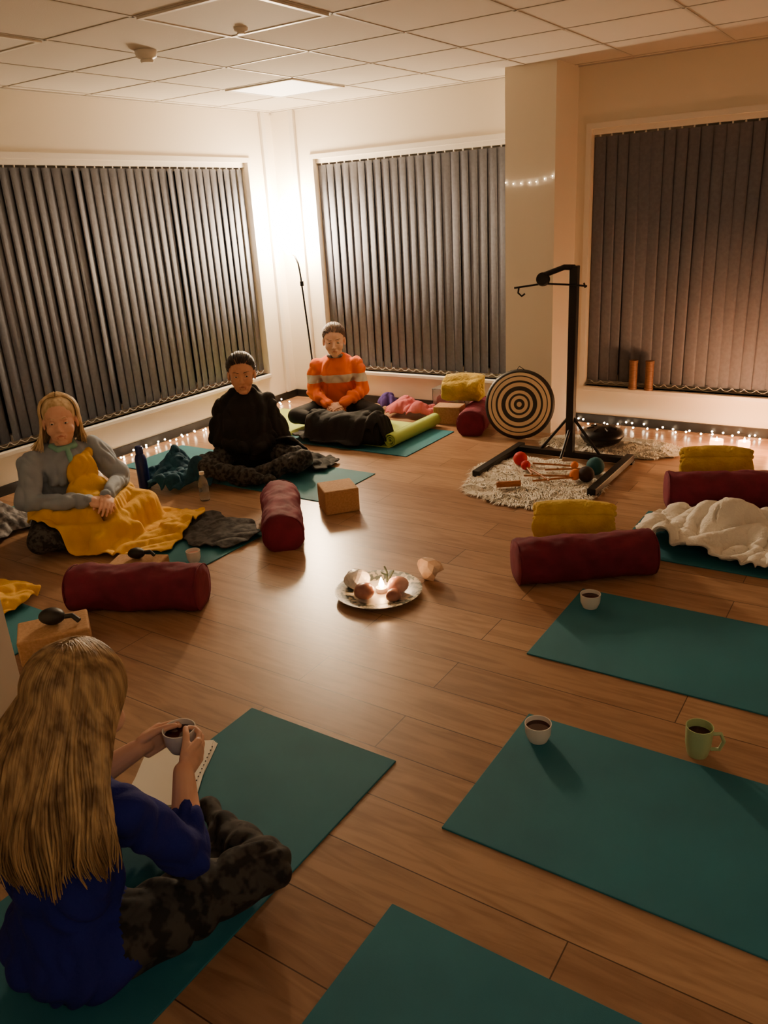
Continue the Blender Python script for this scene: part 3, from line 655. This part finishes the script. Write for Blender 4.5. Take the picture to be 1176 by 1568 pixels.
def end4(sx,sy,rd):
    z=.325+rd.uniform(0,.05)+(.04 if sx>.6 else 0); x=(sx*.175+rd.uniform(-.035,.035)) ; y=-.085+.10*abs(sx)**3*1.0+rd.uniform(-.022,.012)
    return Vector((x+.005,y-.012,z))
strands(g1,Hx,m_hblond,1200,end4,.0036,(58,302),ctrl=lambda l,E:Vector((l.x*.6+E.x*.85,min(l.y,E.y)-.035,.50)))
blob('hair_mass',[e_((0,-.0,.54),(.075,.075,.12)),c_((-.10,-.02,.49),(.09,-.02,.49),.055),e_((0,-.055,.44),(.145,.045,.10))],.007,[m_hblond],g1,4,fold=.006,ff=(40,8,4))
# ---- older blonde woman with yellow blanket
g2=group('seated_woman_yellow_blanket',(-3.92,2.55,.008),math.radians(-98))
pr=torso((0,.03,.27),(0,.07,.39),(0,.10,.505),0,1.10,.058)
Rs=(.180,.10,.445);Ls=(-.180,.10,.445);Re=(.27,.16,.25);Le=(-.26,.20,.25);Rw=(.055,.39,.245);Lw=(-.05,.40,.245)
pr+=[c_(Rs,Re,.064,.054,0),c_(Re,Rw,.052,.036,0),c_(Ls,Le,.064,.054,0),c_(Le,Lw,.052,.036,0)]
leg2=[c_((.10,.03,.10),(.33,.34,.09),.095,.068,1),c_((.33,.34,.09),(.02,.46,.06),.060,.045,1),c_((-.10,.03,.10),(-.31,.34,.09),.095,.068,1),c_((-.31,.34,.09),(-.02,.46,.055),.060,.045,1),c_((0,.46,.055),(-.12,.52,.045),.04,.03,1),c_((0,.46,.05),(.12,.52,.045),.04,.03,1)]
body2=blob('body',pr+leg2,.0085,[m_denim,m_legb],g2,10,fold=.018,ff=(12,12,8),foldtags=(0,),zmin=.001)
blob('right_hand',[c_(lerp(Re,Rw,.85),Rw,.028,.026)]+hand_prims(Rw,(-.65,.75,-.25),(.35,.35,.9),-1,curl=28),.0035,[m_skin],g2,3)
blob('left_hand',[c_(lerp(Le,Lw,.85),Lw,.028,.026)]+hand_prims(Lw,(.55,.8,-.3),(-.3,.35,.9),1,curl=25),.0035,[m_skin],g2,3)
Hx=head(g2,(.0,.145,.632),math.radians(-32),math.radians(-3),m_skin,m_lip,m_hlight,neck_to=(0,.08,.48),brow=.0016,scale=1.10)
def end2(sx,sy,rd): return Vector((sx*.135+rd.uniform(-.02,.02),.08+sy*.11+rd.uniform(-.02,.02),.45+rd.uniform(0,.06)))
strands(g2,Hx,m_hlight,460,end2,.0036,(72,288),ctrl=lambda l,E:Vector((l.x*1.15,l.y-.0,.55)),seed=4)
blob('scarf',[c_((.05,.155,.488),(-.05,.155,.488),.016),c_((.06,.11,.500),(.05,.155,.488),.018,.016),c_((-.06,.11,.500),(-.05,.155,.488),.018,.016),c_((0,.16,.485),(.005,.180,.425),.013,.016)],.005,[m_scarf],g2,3,fold=.004,ff=(25,25,12))
drape('lap_blanket',-3.51,2.61,math.radians(22),.78,.66,m_yel,[body2,dgb],nx=130,ny=110,amp=.020,fr=9,zmax=.195,seed=22,sm=8,th=.008,edge=.05)
blob('blanket_over_chest',[e_((-.045,.190,.335),(.095,.040,.105)),e_((-.03,.235,.24),(.13,.055,.09)),c_((-.07,.175,.41),(-.14,.13,.43),.030,.030),c_((0,.24,.20),(0,.34,.18),.09,.06)],.006,[m_yel],g2,12,fold=.010,ff=(18,18,5))
# ---- woman in black
g3=group('seated_woman_black_shawl',(-3.68,3.86,.007),math.radians(-138))
pr=torso((0,.0,.28),(0,.035,.42),(0,.05,.515),0,1.0)
pr+=[e_((0,.04,.12),(.24,.20,.11),0),e_((0,.06,.20),(.235,.19,.14),0),e_((0,.06,.30),(.215,.165,.14),0),e_((0,.05,.39),(.195,.135,.12),0),e_((0,.05,.455),(.155,.095,.08),0),c_((-.04,.045,.515),(.04,.045,.515),.055,.055,0),
     c_((.14,.045,.455),(.20,.10,.25),.058,.07,0),c_((-.14,.045,.455),(-.20,.10,.25),.058,.07,0),c_((.20,.10,.25),(.05,.24,.20),.06,.05,0),c_((-.20,.10,.25),(-.05,.24,.20),.06,.05,0)]
pr+=[c_((.12,.06,.10),(.30,.34,.12),.095,.07,1),c_((.30,.34,.12),(.02,.46,.07),.066,.05,1),c_((-.12,.06,.10),(-.32,.34,.11),.09,.068,1),c_((-.32,.34,.11),(0,.40,.06),.06,.045,1),c_((.02,.46,.06),(-.12,.50,.045),.04,.03,1),c_((0,.40,.05),(.12,.42,.04),.04,.03,1)]
body3=blob('body',pr,.0085,[m_blackcl,m_legb],g3,14,fold=.020,ff=(15,15,3),foldtags=(0,1),zmin=.001)
Hx=head(g3,(0,.085,.650),math.radians(0),math.radians(2),m_skin2,m_lip2,m_hdark,neck_to=(0,.04,.50))
swept_hair(g3,Hx,m_hdark,(0,-.115,.045),n=480,seed=5,vol=1.05)
drape('black_throw',-3.38,4.02,math.radians(10),.50,.32,m_blackcl,[body3],amp=.02,fr=9,zmax=.2,seed=41,lump=.05,th=.01)
# ---- woman in orange
g4=group('seated_woman_orange_jumper',(-3.88,5.18,.013),math.radians(-150))
pr=torso((0,.0,.28),(0,.03,.41),(0,.05,.515),0,1.06)
Rs=(.165,.05,.455);Ls=(-.165,.05,.455);Re=(.205,.08,.24);Le=(-.205,.08,.24);Rw=(.06,.27,.18);Lw=(-.05,.27,.18)
pr+=[c_(Rs,Re,.056,.052,0),c_(Re,Rw,.050,.038,0),c_(Ls,Le,.056,.052,0),c_(Le,Lw,.050,.038,0)]
pr+=[c_((.10,.03,.10),(.32,.33,.11),.088,.065,1),c_((.32,.33,.11),(0,.42,.06),.06,.045,1),c_((-.10,.03,.10),(-.32,.33,.11),.088,.065,1),c_((-.32,.33,.11),(0,.46,.06),.06,.045,1),c_((0,.42,.05),(-.13,.46,.04),.038,.03,1),c_((0,.46,.05),(.13,.48,.04),.038,.03,1)]
body4=blob('body',pr,.0085,[m_or,m_blackcl],g4,14,fold=.014,ff=(13,13,6),foldtags=(0,),zmin=.001)
blob('right_hand',[c_(lerp(Re,Rw,.9),Rw,.026)]+hand_prims(Rw,(-.8,.55,-.25),(.2,.4,.9),-1,curl=28),.004,[m_skin],g4,2)
blob('left_hand',[c_(lerp(Le,Lw,.9),Lw,.026)]+hand_prims(Lw,(.8,.55,-.2),(-.2,.4,.9),1,curl=28),.004,[m_skin],g4,2)
Hx=head(g4,(0,.08,.645),math.radians(4),math.radians(6),m_skin,m_lip,m_hbrown,neck_to=(0,.04,.50))
swept_hair(g4,Hx,m_hbrown,(0,-.118,.035),n=460,seed=9,vol=1.02)
blob('collar',[c_((.058*math.cos(a),.055+.054*math.sin(a),.525),(.058*math.cos(a+.6),.055+.054*math.sin(a+.6),.525),.015) for a in np.arange(0,6.28,.6)],.005,[m_grey],g4,3)
bl=bolster(-3.40,4.60,math.radians(4),L=.60,r=.10,z=.014,seed=7,mat=m_blackcl)
bpy.context.view_layer.update()
drape('black_throw',-3.47,4.62,math.radians(4),.80,.34,m_blackcl,[c for c in bl.children],amp=.022,fr=10,seed=51,th=.01,nx=90,zbase=.02,sm=8)
# ------------------------------------------------------------ lights
l=bpy.data.lights.new('fill_light','AREA'); l.energy=10; l.color=(1,.86,.68); l.size=.6; lo=bpy.data.objects.new('unseen_fill_light',l); C.objects.link(lo); lo.location=(.9,-.3,2.38)  # added fill behind the camera, an unseen source lifting the ambient level
l=bpy.data.lights.new('plate_glow','POINT'); l.energy=1.8; l.color=(1,.5,.2); l.shadow_soft_size=.02; lo=bpy.data.objects.new('candle_glow_plate',l); C.objects.link(lo); lo.location=(-1.82,2.63,.11)
w=bpy.data.worlds.new('w'); SC.world=w; w.use_nodes=True; w.node_tree.nodes['Background'].inputs[0].default_value=(.05,.05,.06,1); w.node_tree.nodes['Background'].inputs[1].default_value=.2
# ------------------------------------------------------------ camera
f,th,ro,ps=1220.1,.3617,.0611,.5956
fh=Vector((-math.sin(ps),math.cos(ps),0)); r=Vector((math.cos(ps),math.sin(ps),0)); z=Vector((0,0,1))
fw=math.cos(th)*fh-math.sin(th)*z; up=math.sin(th)*fh+math.cos(th)*z
R=math.cos(ro)*r-math.sin(ro)*up; U=math.sin(ro)*r+math.cos(ro)*up
cam=bpy.data.cameras.new('camera'); o=bpy.data.objects.new('camera',cam); C.objects.link(o)
o.matrix_world=Matrix(((R[0],U[0],-fw[0],0),(R[1],U[1],-fw[1],0),(R[2],U[2],-fw[2],1.6),(0,0,0,1)))
cam.sensor_fit='VERTICAL'; cam.sensor_height=24; cam.lens=f/1568*24; cam.clip_start=.02
SC.camera=o
